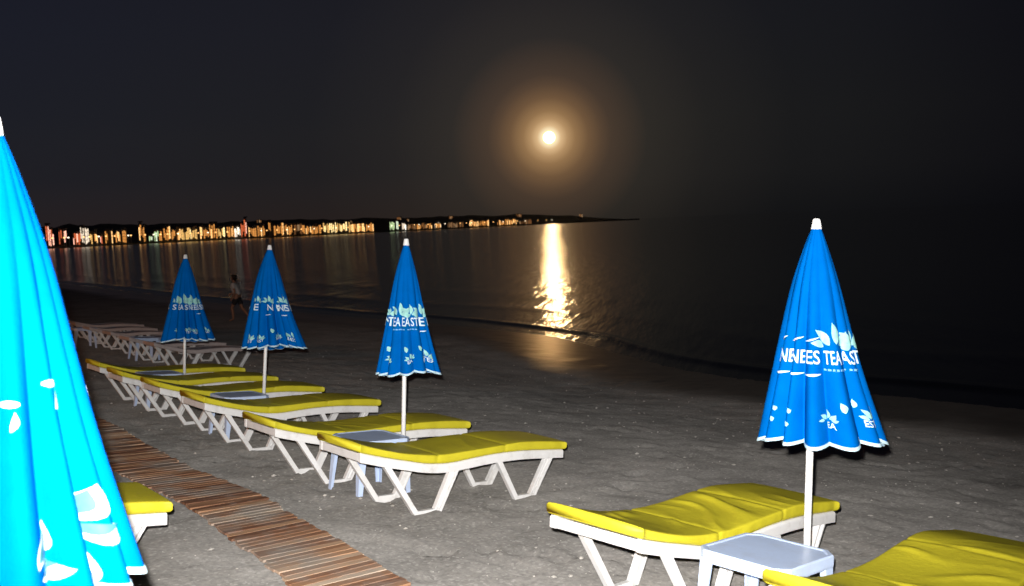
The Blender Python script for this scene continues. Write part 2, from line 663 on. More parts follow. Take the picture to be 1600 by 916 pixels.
# first column, last column, kind, height of lights in photo pixels, how many buildings
TOWN = [(74, 86, 'red', 24, 2), (94, 106, 'red', 23, 2), (116, 128, 'red', 14, 1), (128, 142, 'white', 22, 2), (142, 147, 'gold', 12, 1), (149, 155, 'amber', 16, 1),
        (158, 164, 'red', 12, 1), (166, 178, 'amber', 16, 2), (182, 200, 'amber', 17, 2), (219, 230, 'amber', 24, 2), (234, 240, 'green', 9, 1),
        (242, 250, 'green', 13, 1), (250, 262, 'amber', 15, 2), (262, 284, 'amber', 17, 3), (284, 313, 'gold', 17, 4), (313, 322, 'amber', 14, 1), (322, 342, 'amber', 18, 3),
        (342, 354, 'gold', 13, 2), (356, 368, 'amber', 13, 2), (368, 378, 'white', 13, 1), (378, 388, 'red', 22, 2), (388, 416, 'amber', 15, 4), (421, 446, 'amber', 17, 4),
        (446, 458, 'amber', 15, 2), (458, 474, 'dim', 13, 2), (472, 506, 'amber', 11, 5), (506, 550, 'gold', 15, 7), (550, 586, 'amber', 12, 5),
        (610, 618, 'green', 11, 1), (620, 625, 'green', 11, 1), (629, 636, 'white', 9, 1), (636, 668, 'dim', 8, 4), (652, 690, 'amber', 7, 4), (680, 690, 'white', 8, 1),
        (700, 726, 'dim', 7, 3), (734, 765, 'amber', 8, 5), (778, 808, 'amber', 7, 5), (812, 832, 'dim', 6, 3)]
HILLSIDE = [(622, 630, 17), (636, 641, 14), (702, 709, 15), (808, 816, 13), (906, 911, 8), (304, 309, 17), (404, 411, 22), (548, 554, 15)]


def town_house(px0, px1, kind, hpx, back, base):
    hpx *= 1.25
    a, b = far_point(px0, back), far_point(px1, back)
    w = (b - a).length
    t = (b - a).normalized()
    n = Vector((-a.x, -a.y, 0)).normalized()
    d = a.length
    H = hpx / 1453.09 * d
    mbx = MB()
    dep = 9.0
    p = [a, b, b - n * dep, a - n * dep]
    z0, z1 = base - 3.0, base + H + rt.uniform(.3, 1.0)
    mbx.hexa([(q.x, q.y, z0) for q in p] + [(q.x, q.y, z1) for q in p])
    # parapet and stair head on the roof
    c = a + t * w * rt.uniform(.3, .7) - n * 4
    if kind != 'dim':
        mbx.box((c.x - 1.5, c.y - 1.5, z1 + .003), (c.x + 1.5, c.y + 1.5, z1 + 1.0))
    px_m = d / 1453.09
    x = rt.uniform(.0, .3) * px_m
    while x < w - 1.2 * px_m:
        ww = rt.uniform(1.3, 2.8) * px_m
        if rt.random() < .88:
            hh = H * rt.uniform(.45, 1.0)
            zb = base + rt.uniform(.1, max(.12, H - hh + .1))
            mi = 2 if rt.random() < .34 else 1
            # one lit column: three to five storeys of windows, thin slabs between
            k = 4
            for i in range(k):
                za = zb + hh * i / k
                zc = zb + hh * (i + .86) / k
                q0, q1 = a + t * x + n * .05, a + t * (x + ww) + n * .05
                r0, r1 = q0 + n * .12, q1 + n * .12
                mbx.hexa([(q0.x, q0.y, za), (q1.x, q1.y, za), (r1.x, r1.y, za), (r0.x, r0.y, za),
                          (q0.x, q0.y, zc), (q1.x, q1.y, zc), (r1.x, r1.y, zc), (r0.x, r0.y, zc)], mi)
        x += ww + rt.uniform(.2, 1.1) * px_m
    me = mbx.mesh('apartment_building', [M_WALL] + LIGHTS[kind])
    tag(link('apartment_building', me), LABELS[kind], 'building', {'amber': 'amber-lit far shore buildings', 'red': 'red-lit far shore buildings', 'gold': 'gold-lit far shore buildings', 'white': 'white-lit far shore buildings', 'green': 'green-lit far shore buildings', 'dim': 'faintly lit far buildings'}[kind])


for x0, x1, kind, hpx, cnt in TOWN:
    cuts = [x0 + (x1 - x0) * i / cnt for i in range(cnt + 1)]
    for i in range(cnt):
        town_house(cuts[i] + .4, cuts[i + 1] - .4, kind, hpx * rt.uniform(.75, 1.1), 8 + rt.uniform(0, 10), 1.6)
for x0, x1, hp in HILLSIDE:
    d = lerp_tab(FAR, x0) + 100
    town_house(x0, x1, 'dim', 4, 95, hp * d / 1453.09)

# lamps along the far waterfront
LAMP_POLE = simple('lamp_pole_paint', (.25, .25, .26), .6, .3, .05)
_p = MB()
_p.tube([(0, 0, -2.5), (0, 0, 6.0)], .12, 8)
_p.tube([(0, 0, 5.9), (0, 1.3, 6.3)], .09, 8)
_h = MB()
_h.tube([(0, 1.3, 5.55), (0, 1.3, 5.65), (0, 1.3, 5.95), (0, 1.3, 6.25), (0, 1.3, 6.4)], [.2, .5, .68, .5, .15], 10)
LAMP_POLE_ME = _p.mesh('pole', [LAMP_POLE])
LAMP_HEADS = [_h.mesh('lamp_head', [emit('lamp_glow_orange', (1, .50, .16), 3.0)]), _h.mesh('lamp_head', [emit('lamp_glow_white', (1, .86, .62), 3.0)])]
for i in range(58):
    px = 72 + (868 - 72) * (i + rt.uniform(-.4, .4)) / 57
    if 588 < px < 606:
        continue
    root = empty('street_lamp')
    root.location = far_point(px, rt.uniform(2, 5), 1.2)
    root.rotation_euler = (0, 0, -heading(px) + math.pi + rt.uniform(-.5, .5))
    w = i % 3 == 0
    tag(root, 'white street lamp on the far waterfront across the bay' if w else 'orange street lamp on the far waterfront across the bay', 'street lamp', 'white lamps of the far waterfront' if w else 'orange lamps of the far waterfront')
    link('pole', LAMP_POLE_ME, root)
    link('lamp_head', LAMP_HEADS[1 if w else 0], root)

# moon
mm = emit('moon_surface', (1.0, .64, .29), 150.0)
_t = mm.node_tree
_lw = node(_t, 'ShaderNodeLayerWeight', ins={'Blend': .5})
_mr = ramp(_t, [(0, (1, 1, 1)), (.10, (.75, .75, .75)), (.20, (.22, .22, .22)), (.32, (.03, .03, .03)), (.5, (.0055, .0055, .0055)), (1, (.0024, .0024, .0024))])
_mu = node(_t, 'ShaderNodeMath', operation='MULTIPLY', ins={1: 330.0})
_t.links.new(_lw.outputs['Facing'], _mr.inputs[0])
_t.links.new(_mr.outputs[0], _mu.inputs[0])
_t.links.new(_mu.outputs[0], _t.nodes['Emission'].inputs[1])
bm = bmesh.new()
bmesh.ops.create_icosphere(bm, subdivisions=4, radius=48.0)
me = bpy.data.meshes.new('moon')
bm.to_mesh(me)
bm.free()
me.materials.append(mm)
me.polygons.foreach_set('use_smooth', [True] * len(me.polygons))
mo = link('moon', me)
mo.location = CAM + MOON_DIR * 6200
tag(mo, 'full yellow moon glowing low over the sea', 'moon')

# ------------------------------------------------------------------ boardwalk
def boardwalk():
    mt, t, b, L = mat('weathered_slat')
    at = node(t, 'ShaderNodeAttribute', attribute_name='shade')
    cr = ramp(t, [(0, (.085, .038, .022)), (.25, (.205, .095, .055)), (.5, (.37, .190, .105)), (.78, (.55, .325, .190)), (1, (.68, .52, .38))])
    geo = node(t, 'ShaderNodeNewGeometry')
    mp = node(t, 'ShaderNodeMapping')
    mp.inputs['Scale'].default_value = (3.0, 60.0, 20)
    L(geo.outputs['Position'], mp.inputs['Vector'])
    nz = node(t, 'ShaderNodeTexNoise', ins={'Scale': 1.0, 'Detail': 6.0, 'Roughness': .65})
    L(mp.outputs[0], nz.inputs['Vector'])
    ad = node(t, 'ShaderNodeMath', operation='MULTIPLY_ADD', ins={1: .55, 2: -.27})
    L(nz.outputs['Fac'], ad.inputs[0])
    sm = node(t, 'ShaderNodeMath', operation='ADD')
    L(at.outputs['Fac'], sm.inputs[0])
    L(ad.outputs[0], sm.inputs[1])
    L(sm.outputs[0], cr.inputs[0])
    # blown sand lying on the slats
    n2 = node(t, 'ShaderNodeTexNoise', ins={'Scale': 2.6, 'Detail': 6.0, 'Roughness': .6})
    L(geo.outputs['Position'], n2.inputs['Vector'])
    c2 = ramp(t, [(.44, (0, 0, 0)), (.64, (.8, .8, .8))])
    L(n2.outputs['Fac'], c2.inputs[0])
    mx = node(t, 'ShaderNodeMixRGB')
    L(c2.outputs[0], mx.inputs[0])
    L(cr.outputs[0], mx.inputs[1])
    mx.inputs[2].default_value = (.36, .325, .285, 1)
    L(mx.outputs[0], b.inputs['Base Color'])
    b.inputs['Roughness'].default_value = .75
    b.inputs['Specular IOR Level'].default_value = .25
    mid = [(1.0, 2.42), (4.3, 2.56), (5.3, 2.655), (6.3, 2.71), (6.36, 2.735), (7.1, 2.755), (7.7, 2.69), (8.3, 2.675), (9.8, 2.73), (10.6, 2.79), (14, 2.8), (26, 2.9), (34, 3.1)]
    root = empty('boardwalk')
    put(root, (2.7, 6.0, 0))
    inv = root.matrix_world.inverted()
    rs = random.Random(3)
    mb = MB()
    sh = []
    y = 1.0
    st = MB()
    while y < 34:
        w = .058 + rs.uniform(-.004, .005)
        cx = lerp_tab(mid, y)
        sl = .10 + rs.uniform(-.02, .02) + .04 * math.sin(y * 1.3)
        dx = rs.uniform(-.012, .012)
        hl = .292 + rs.uniform(-.008, .008)
        wz = b2w((cx, y, 0))
        z0 = (sand_z(wz.x, wz.y, False) - wz.z) + .022 + .008 * noise.noise(Vector((y * 1.1, 0, 0)))
        tl = rs.uniform(-.004, .004)
        p = []
        for zz in (0, .015):
            for (sx, sy) in ((-1, 0), (1, 0), (1, 1), (-1, 1)):
                p.append(inv @ b2w((cx + dx + sx * hl, y + sy * w + sx * hl * sl, z0 + zz + tl * sx)))
        mb.hexa(p)
        g = .5 + .28 * noise.noise(Vector((y * .9, 5, 0)))
        v = g + rs.uniform(-.30, .30)
        if rs.random() < .07:
            v += .35
        if abs(y - 6.33) < .035:
            v = 1.1
        sh += [v] * 8
        y += w + (.010 if rs.random() < .85 else .020)
    me = mb.mesh('slat_deck', [mt], fix=True)
    a = me.attributes.new('shade', 'FLOAT', 'POINT')
    a.data.foreach_set('value', sh)
    link('slat_deck', me, root)
    for off in (-.2, .2):
        s = MB()
        ys = [1 + .5 * i for i in range(66)]
        for y0, y1 in zip(ys, ys[1:]):
            q = []
            for zz in (-.02, .0225):
                for (yy, ox) in ((y0, -.02), (y0, .02), (y1, .02), (y1, -.02)):
                    cx = lerp_tab(mid, yy) + off + ox
                    wz = b2w((cx, yy, 0))
                    q.append(inv @ b2w((cx, yy + off * .1, sand_z(wz.x, wz.y, False) - wz.z + zz - .004)))
            s.hexa(q)
        link('runner', s.mesh('runner', [simple('runner_wood', (.12, .07, .045), .8, .2, .2)]), root)
    tag(root, 'narrow reddish brown slatted boardwalk laid on the sand', 'boardwalk')


boardwalk()

# ------------------------------------------------------------------ sun loungers
LEN, WID = 1.93, .63
F_BOT = [(0, .44), (.2, .388), (.4, .342), (.57, .306), (.76, .290), (.9, .297), (1.1, .312), (1.25, .318), (1.45, .318), (1.6, .311), (1.94, .287)]
F_TOP = [(u, z + .07) for u, z in F_BOT]


def rail_shape(mb, v0, v1, n=28, du=0.0):
    ps = [(LEN - 2 * du) * i / n + du for i in range(n + 1)]
    ring = []
    for u in ps:
        a, b = spline_tab(F_BOT, u), spline_tab(F_TOP, u)
        ring.append([(u, v0, a), (u, v1, a), (u, v1, b - .012), (u, v1 - (v1 - v0) * .25, b), (u, v0 + (v1 - v0) * .25, b), (u, v0, b - .012)])
    k = 6
    vs = [p for r in ring for p in r]
    fs = []
    for i in range(n):
        for j in range(k):
            fs.append((i * k + j, i * k + (j + 1) % k, (i + 1) * k + (j + 1) % k, (i + 1) * k + j))
    fs.append(tuple(reversed(range(k))))
    fs.append(tuple(n * k + j for j in range(k)))
    mb.add(vs, fs)


def frame_mesh(mt, name):
    mb = MB()
    rail_shape(mb, 0, .042)
    rail_shape(mb, WID - .042, WID)
    for u0, u1 in ((.003, .055), (LEN - .058, LEN - .003), (.55, .59), (1.5, 1.54)):
        a, b = spline_tab(F_BOT, (u0 + u1) / 2), spline_tab(F_TOP, (u0 + u1) / 2)
        s0, s1 = spline_tab(F_TOP, u0) - b, spline_tab(F_TOP, u1) - b
        p = []
        for zz in (a + .004, b - .006):
            for (u, v) in ((u0, .043), (u1, .043), (u1, WID - .043), (u0, WID - .043)):
                p.append((u, v, zz + (s0 if u == u0 else s1)))
        mb.hexa(p)
    return mb.mesh(name, [mt], bevel=.006)


def deck_mesh(mt):
    mb = MB()
    n = 17
    for i in range(n):
        u0 = .075 + (LEN - .15) * i / n
        u1 = u0 + (LEN - .15) / n - .018
        p = []
        for dz in (-.022, -.008):
            for (u, v) in ((u0, .044), (u1, .044), (u1, WID - .044), (u0, WID - .044)):
                p.append((u, v, spline_tab(F_TOP, u) + dz))
        mb.hexa(p)
    return mb.mesh('slatted_deck', [mt], bevel=.003)


def arm(mb, ua, za, ub, zb, wa, wb, v0, v1):
    """one arm of a V leg: a U channel, flange plus web"""
    p = []
    for v in (v0, v1):
        p.append([(ua - wa / 2, v, za), (ua + wa / 2, v, za), (ub + wb / 2, v, zb), (ub - wb / 2, v, zb)])
    mb.hexa([p[0][0], p[0][1], p[0][2], p[0][3], p[1][0], p[1][1], p[1][2], p[1][3]])


def leg_mesh(mt, kind, side):
    mb = MB()
    v0, v1 = (.006, .052) if side == 0 else (WID - .052, WID - .006)
    web = (v1 - .014, v1) if side == 0 else (v0, v0 + .014)
    if kind == 'head':
        tops, bots = (.215, .83), (.515, .66)
        wa = (.055, .09)
    else:
        tops, bots = (1.25, 1.79), (1.465, 1.585)
        wa = (.05, .085)
    zb = -.03
    for k in (0, 1):
        ua, ub = tops[k], bots[k]
        za = spline_tab(F_BOT, ua) + .022
        if k == 0:
            arm(mb, ua, za, ub, zb, wa[0], wa[0] * .85, v0, v1)
        else:
            # channel: two thin flanges either side of a recessed web
            arm(mb, ua - wa[1] * .36, za, ub - wa[1] * .30, zb, .022, .02, v0, v1)
            arm(mb, ua + wa[1] * .36, za, ub + wa[1] * .30, zb, .022, .02, v0, v1)
            arm(mb, ua, za - .002, ub, zb + .002, wa[1] * .52, wa[1] * .46, *((web[0], web[1] - .004) if side == 0 else (web[0] + .004, web[1])))
    mb.box((bots[0] - .02, v0 + .003, -.03), (bots[1] + .035, v1 - .003, .028))
    return mb.mesh('leg', [mt], bevel=.004)


def mattress_mesh(seed=0, rumple=.0, hump=.0, name='mattress'):
    """padded cover following the lounger, boxy with soft edges"""
    top = [(-.012, .575), (.1, .537), (.2, .508), (.38, .468), (.57, .444), (.76, .432), (.95, .436), (1.1, .444), (1.27, .450), (1.45, .456), (1.6, .452), (1.8, .438), (1.955, .422)]
    nu, U0, U1 = 170, -.012, 1.955
    sec = []          # unit cross-section: flat top, small rounded edges, flat sides
    for k in range(33):
        sec.append((.955 - 1.91 * k / 32, 1.0))
    cor = [(.972, .985), (.987, .93), (.996, .83)]
    left = [(-a, b) for a, b in cor] + [(-1.0, .6), (-1.0, .2), (-1.0, -.3), (-.99, -.8), (-.96, -1.0)]
    sec += left + [(-.4, -1.0), (.4, -1.0)] + [(-a, b) for a, b in reversed(left)]
    ns = len(sec)
    vs, fs = [], []
    for i in range(nu + 1):
        tt = i / nu
        u = U0 + (U1 - U0) * (.5 - .5 * math.cos(math.pi * tt)) * .35 + (U1 - U0) * tt * .65
        e = min(u - U0, U1 - u)
        k = (1 - (1 - min(1, e / .014)) ** 2) ** .5
        zt, zb = spline_tab(top, u), spline_tab(F_TOP, min(max(u, 0), LEN)) + .002
        zt += hump * math.exp(-((u - 1.42) / .30) ** 2)
        th = (zt - zb)
        zc = (zt + zb) / 2
        th2 = th / 2 * (.70 + .30 * k)
        gr = math.exp(-((u - .66) / .014) ** 2) + math.exp(-((u - 1.31) / .014) ** 2)
        hw = (WID - .004) / 2 - .006 * gr * (1 + .012 * math.sin(u * 23 + seed)) + .016 * max(0, 1 - e / .06) ** 2
        for (c, s) in sec:
            v = WID / 2 + c * hw
            z = zc + s * th2
            if s > .7:
                d = (1 - abs(c) ** 4)
                z += .006 * d - .007 * gr
                w = s
                n1 = noise.noise(Vector((u * 2.4 + seed, v * 1.6, seed * 3.1)))
                z += w * .006 * n1
                # transverse creases where the cover bunches in the dip
                bunch = math.exp(-((u - .62) / .42) ** 2) + .5 * math.exp(-((u - 1.25) / .4) ** 2)
                ph = u * 34 + 13 * (v - .3) * (1 if seed % 2 else -1) + 9 * noise.noise(Vector((u * 1.9, v * 2.4, seed)))
                cre = (.5 + .5 * math.sin(ph)) ** 3
                msk = max(0, .30 + 1.3 * noise.noise(Vector((u * 3.1, v * 3.3, seed + 9))))
                z += (rumple * .024 + .0035) * cre * msk * bunch * d
            else:
                v += c * .005 * noise.noise(Vector((u * 9, seed, 3)))
            vs.append((u, v, z))
    for i in range(nu):
        for k in range(ns):
            fs.append((i * ns + k, i * ns + (k + 1) % ns, (i + 1) * ns + (k + 1) % ns, (i + 1) * ns + k))
    fs.append(tuple(reversed(range(ns))))
    fs.append(tuple(nu * ns + k for k in range(ns)))
    mb = MB()
    mb.add(vs, fs)
    return mb.mesh(name, [M_YELLOW], smooth_shade=True)


FRAME = frame_mesh(M_PLASTIC, 'frame')
LEGS = [leg_mesh(M_PLASTIC, k, s) for k in ('head', 'foot') for s in (0, 1)]
MATS = [mattress_mesh(s, .12) for s in (0, 1, 2)]
GM = 'yellow sun loungers along the boardwalk'


def lounger(label, group, mattress=None, deck=None, frame=FRAME, legs=LEGS):
    root = empty('sun_lounger')
    tag(root, label, 'sun lounger', group)
    link('frame', frame, root)
    for l in legs:
        link('leg', l, root)
    if deck:
        link('slatted_deck', deck, root)
    if mattress:
        link('mattress', mattress, root)
    return root


row = [(3.30, 5.746, 0, 'yellow sun lounger nearest of the row beside the boardwalk, in front of a blue parasol'),
       (3.245, 7.03, .0, 'yellow sun lounger right behind the table and pole of the middle parasol'),
       (3.31, 8.746, .01, 'third yellow sun lounger of the row, its foot end left of the middle parasol pole'),
       (3.345, 10.138, 0, 'fourth yellow sun lounger of the row, behind the pole of the leaning parasol'),
       (3.325, 11.411, -.01, 'fifth yellow sun lounger of the row, second from its far end'),
       (3.40, 12.643, .0, 'farthest yellow sun lounger of the row, just before the bare white loungers')]
for i, (x, y, rz, lab) in enumerate(row):
    put(lounger(lab, GM, MATS[i % 3]), (x, y, 0), rz)
# the two in front on the right, covers rumpled
put(lounger('yellow rumpled sun lounger left of the white table under the right-hand parasol', GM, mattress_mesh(4, 1.0, .012)), (3.342, 3.088, 0), .077)
put(lounger('yellow rumpled sun lounger cut off by the bottom right corner, right of the white table', GM, mattress_mesh(7, 1.0, .035)), (3.33, 1.70, 0), .075)
# across the boardwalk, behind the near parasol
put(lounger('yellow sun lounger half hidden behind the big near parasol, left of the boardwalk', GM, mattress_mesh(10, .2)), (-.09, 5.40, 0), 0)

# bare white loungers farther along
FRAME_BARE = frame_mesh(M_WARM_LIT, 'frame')
LEGS_BARE = [leg_mesh(M_PLASTIC, k, s) for k in ('head', 'foot') for s in (0, 1)]
DECK = deck_mesh(M_WARM_LIT)
GB = 'bare loungers in the dark past the yellow row'
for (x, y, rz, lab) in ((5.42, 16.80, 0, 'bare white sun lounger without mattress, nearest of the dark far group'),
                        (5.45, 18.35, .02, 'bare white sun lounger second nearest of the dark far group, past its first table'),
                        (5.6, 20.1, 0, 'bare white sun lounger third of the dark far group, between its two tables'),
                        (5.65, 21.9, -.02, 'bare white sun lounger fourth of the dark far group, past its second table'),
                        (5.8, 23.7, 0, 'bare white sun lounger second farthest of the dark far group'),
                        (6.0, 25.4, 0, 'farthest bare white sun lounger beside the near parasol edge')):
    put(lounger(lab, GB, None, DECK, FRAME_BARE, LEGS_BARE), (x, y, 0), rz)

# ------------------------------------------------------------------ side tables
def ring_pts(hw, hd, cut, z):
    return [(-hw + cut, -hd, z), (hw - cut, -hd, z), (hw, -hd + cut, z), (hw, hd - cut, z), (hw - cut, hd, z), (-hw + cut, hd, z), (-hw, hd - cut, z), (-hw, -hd + cut, z)]


def loft(rings):
    vs = [p for r in rings for p in r]
    k = len(rings[0])
    fs = []
    for i in range(len(rings) - 1):
        for j in range(k):
            fs.append((i * k + j, i * k + (j + 1) % k, (i + 1) * k + (j + 1) % k, (i + 1) * k + j))
    return vs, fs, k


def table_parts():
    hw, hd = .25, .255
    mb = MB()
    rings = [ring_pts(hw - .022, hd - .022, .05, .385), ring_pts(hw - .002, hd - .002, .055, .385), ring_pts(hw, hd, .055, .395), ring_pts(hw, hd, .055, .438),
             ring_pts(hw - .006, hd - .006, .053, .446), ring_pts(hw - .02, hd - .02, .05, .446), ring_pts(hw - .028, hd - .028, .048, .441)]
    vs, fs, k = loft(rings)
    fs.append(tuple((len(rings) - 1) * k + j for j in range(k)))
    mb.add(vs, fs)
    top = mb.mesh('tabletop', [M_TABLE], bevel=.0)
    legs = []
    for sx in (-1, 1):
        for sy in (-1, 1):
            m2 = MB()
            x, y = sx * (hw - .045), sy * (hd - .045)
            X, Y = sx * (hw - .005), sy * (hd - .005)
            w = .036
            # angle-section leg: two flat blades meeting at the corner, tapering to the foot
            for a in (0, 1):
                p = []
                for (cx, cy, z, ww) in ((X, Y, -.03, .036), (x + sx * .022, y + sy * .022, .40, .07)):
                    th = .012
                    x0, x1 = (cx - sx * ww, cx) if a == 0 else (cx - sx * th, cx)
                    y0, y1 = (cy - sy * th, cy) if a == 0 else (cy - sy * ww, cy - sy * th)
                    p += [(x0, y0, z), (x1, y0, z), (x1, y1, z), (x0, y1, z)]
                m2.hexa(p)
            legs.append(m2.mesh('leg', [M_TABLE]))
    return top, legs


TOP, TLEGS = table_parts()
for (x, y, rz, lab) in ((3.905, 2.775, .06, 'white plastic beach table between two rumpled loungers, at the foot of the right-hand parasol'),
                        (3.93, 6.69, .0, 'white plastic beach table behind the nearest lounger of the row, at the middle parasol pole'),
                        (4.07, 9.745, .0, 'white plastic beach table among the yellow row, at the leaning parasol pole'),
                        (4.05, 12.31, .02, 'white plastic beach table at the pole of the farthest parasol'),
                        (6.0, 19.2, 0, 'white plastic beach table in the dark, nearer of two between bare loungers'),
                        (5.75, 22.8, 0, 'white plastic beach table in the dark, farther of two between bare loungers')):
    root = empty('side_table')
    tag(root, lab, 'table', 'white plastic tables between loungers')
    link('tabletop', TOP, root)
    for l in TLEGS:
        link('leg', l, root)
    put(root, (x, y, 0), rz)

# ------------------------------------------------------------------ closed parasols
HC = 1.105            # length of the folded canopy along the pole
ZT = 2.045            # where the cloth starts, under the cap
PROF = [(0, .022), (.05, .044), (.10, .064), (.20, .101), (.30, .133), (.5, .187), (.6, .214), (.75, .258), (.9, .305), (1.0, .338), (1.1, .37)]


class Canopy:
    def __init__(self, seed, width, facing, k=15, sweep=.03, depth=1.7, shift=.0):
        self.shift = shift
        self.s, self.w, self.k, self.fa, self.sweep, self.depth = seed, width, k, facing, sweep, depth

    def p(self, th, t):
        s, k = self.s, self.k
        wv = th + .055 * math.sin(3 * th + s) + .028 * math.sin(5 * th + 2.1 * s)
        a = .02 + .115 * smooth(.02, .95, t)
        c = .5 + .5 * math.cos(k * wv + .7 * t)
        fold = c ** .6 - .86          # rounded ridges, narrower valleys
        deep = 1 + .35 * math.sin(2 * th + s * 1.7)
        r = spline_tab(PROF, t) * self.w * (1 + self.depth * a * deep * fold)
        r *= 1 + .05 * t * math.sin(2 * th + s)
        z = ZT - HC * t
        z -= smooth(.55, 1.0, t) * (.018 * fold + self.sweep * math.cos(th - .35) * -1.0 + .012 * math.sin(3 * th + s))
        an = th + self.fa
        # thin sag of the cloth between tip and band
        h = self.shift * t * t          # the loose cloth hangs a little to one side of the pole
        return Vector((r * math.cos(an) - h * math.sin(self.fa), r * math.sin(an) + h * math.cos(self.fa), z))

    def radius(self, th, t):
        sh, self.shift = self.shift, 0.0
        q = self.p(th, t)
        self.shift = sh
        return math.hypot(q.x, q.y)

    def n(self, th, t):
        e = .004
        a = self.p(th + e, t) - self.p(th - e, t)
        b = self.p(th, t + e) - self.p(th, t - e)
        return b.cross(a).normalized() * -1.0

    def out(self, th, t, off):
        nn = self.n(th, t)
        q = self.p(th, t)
        if nn.x * math.cos(th + self.fa) + nn.y * math.sin(th + self.fa) < 0:
            nn = -nn
        return q + nn * off

    def sheet(self, t0, t1, nth, ntt, off, mt, name):
        vs, fs = [], []
        for i in range(ntt + 1):
            t = t0 + (t1 - t0) * i / ntt
            for j in range(nth):
                th = 2 * math.pi * j / nth
                vs.append(self.out(th, t, off) if off else self.p(th, t))
        for i in range(ntt):
            for j in range(nth):
                j2 = (j + 1) % nth
                fs.append((i * nth + j, (i + 1) * nth + j, (i + 1) * nth + j2, i * nth + j2))
        mb = MB()
        mb.add(vs, fs)
        return mb.mesh(name, [mt], smooth_shade=True, fix=False)


_glyphs = {}


def glyph(txt, bold=.012):
    """flat letters as (verts, faces), cap height one, centred on x"""
    if txt in _glyphs:
        return _glyphs[txt]
    cu = bpy.data.curves.new('lettering', 'FONT')
    cu.body = txt
    cu.size = 1.0
    cu.offset = bold
    cu.resolution_u = 3
    cu.fill_mode = 'FRONT'
    o = bpy.data.objects.new('lettering', cu)
    C.objects.link(o)
    dg = bpy.context.evaluated_depsgraph_get()
    me = bpy.data.meshes.new_from_object(o.evaluated_get(dg))
    bpy.data.objects.remove(o)
    bpy.data.curves.remove(cu)
    bm = bmesh.new()
    bm.from_mesh(me)
    bmesh.ops.remove_doubles(bm, verts=bm.verts, dist=1e-4)
    bmesh.ops.triangulate(bm, faces=bm.faces)
    for _ in range(3):
        es = [e for e in bm.edges if e.calc_length() > .14]
        if not es:
            break
        bmesh.ops.subdivide_edges(bm, edges=es, cuts=1)
        bmesh.ops.triangulate(bm, faces=bm.faces)
    xs = [v.co.x for v in bm.verts]
    ys = [v.co.y for v in bm.verts]
    cx, y0, hh = (min(xs) + max(xs)) / 2, min(ys), max(ys) - min(ys)
    bm.verts.index_update()
    r = ([((v.co.x - cx) / hh, (v.co.y - y0) / hh) for v in bm.verts], [tuple(v.index for v in f.verts) for f in bm.faces])
    bm.free()
    bpy.data.meshes.remove(me)
    _glyphs[txt] = r
    return r


def leaf_shape(length, width, n=9, m=3):
    """pointed leaf from the origin along +y, as a small grid"""
    vs, fs = [], []
    for i in range(n + 1):
        u = i / n
        w = width * math.sin(math.pi * u ** .85) ** 1.05 / 2
        for j in range(-m, m + 1):
            vs.append((w * j / m + .10 * length * math.sin(math.pi * u), length * u))
    k = 2 * m + 1
    for i in range(n):
        for j in range(k - 1):
            fs.append((i * k + j, i * k + j + 1, (i + 1) * k + j + 1, (i + 1) * k + j))
    return vs, fs


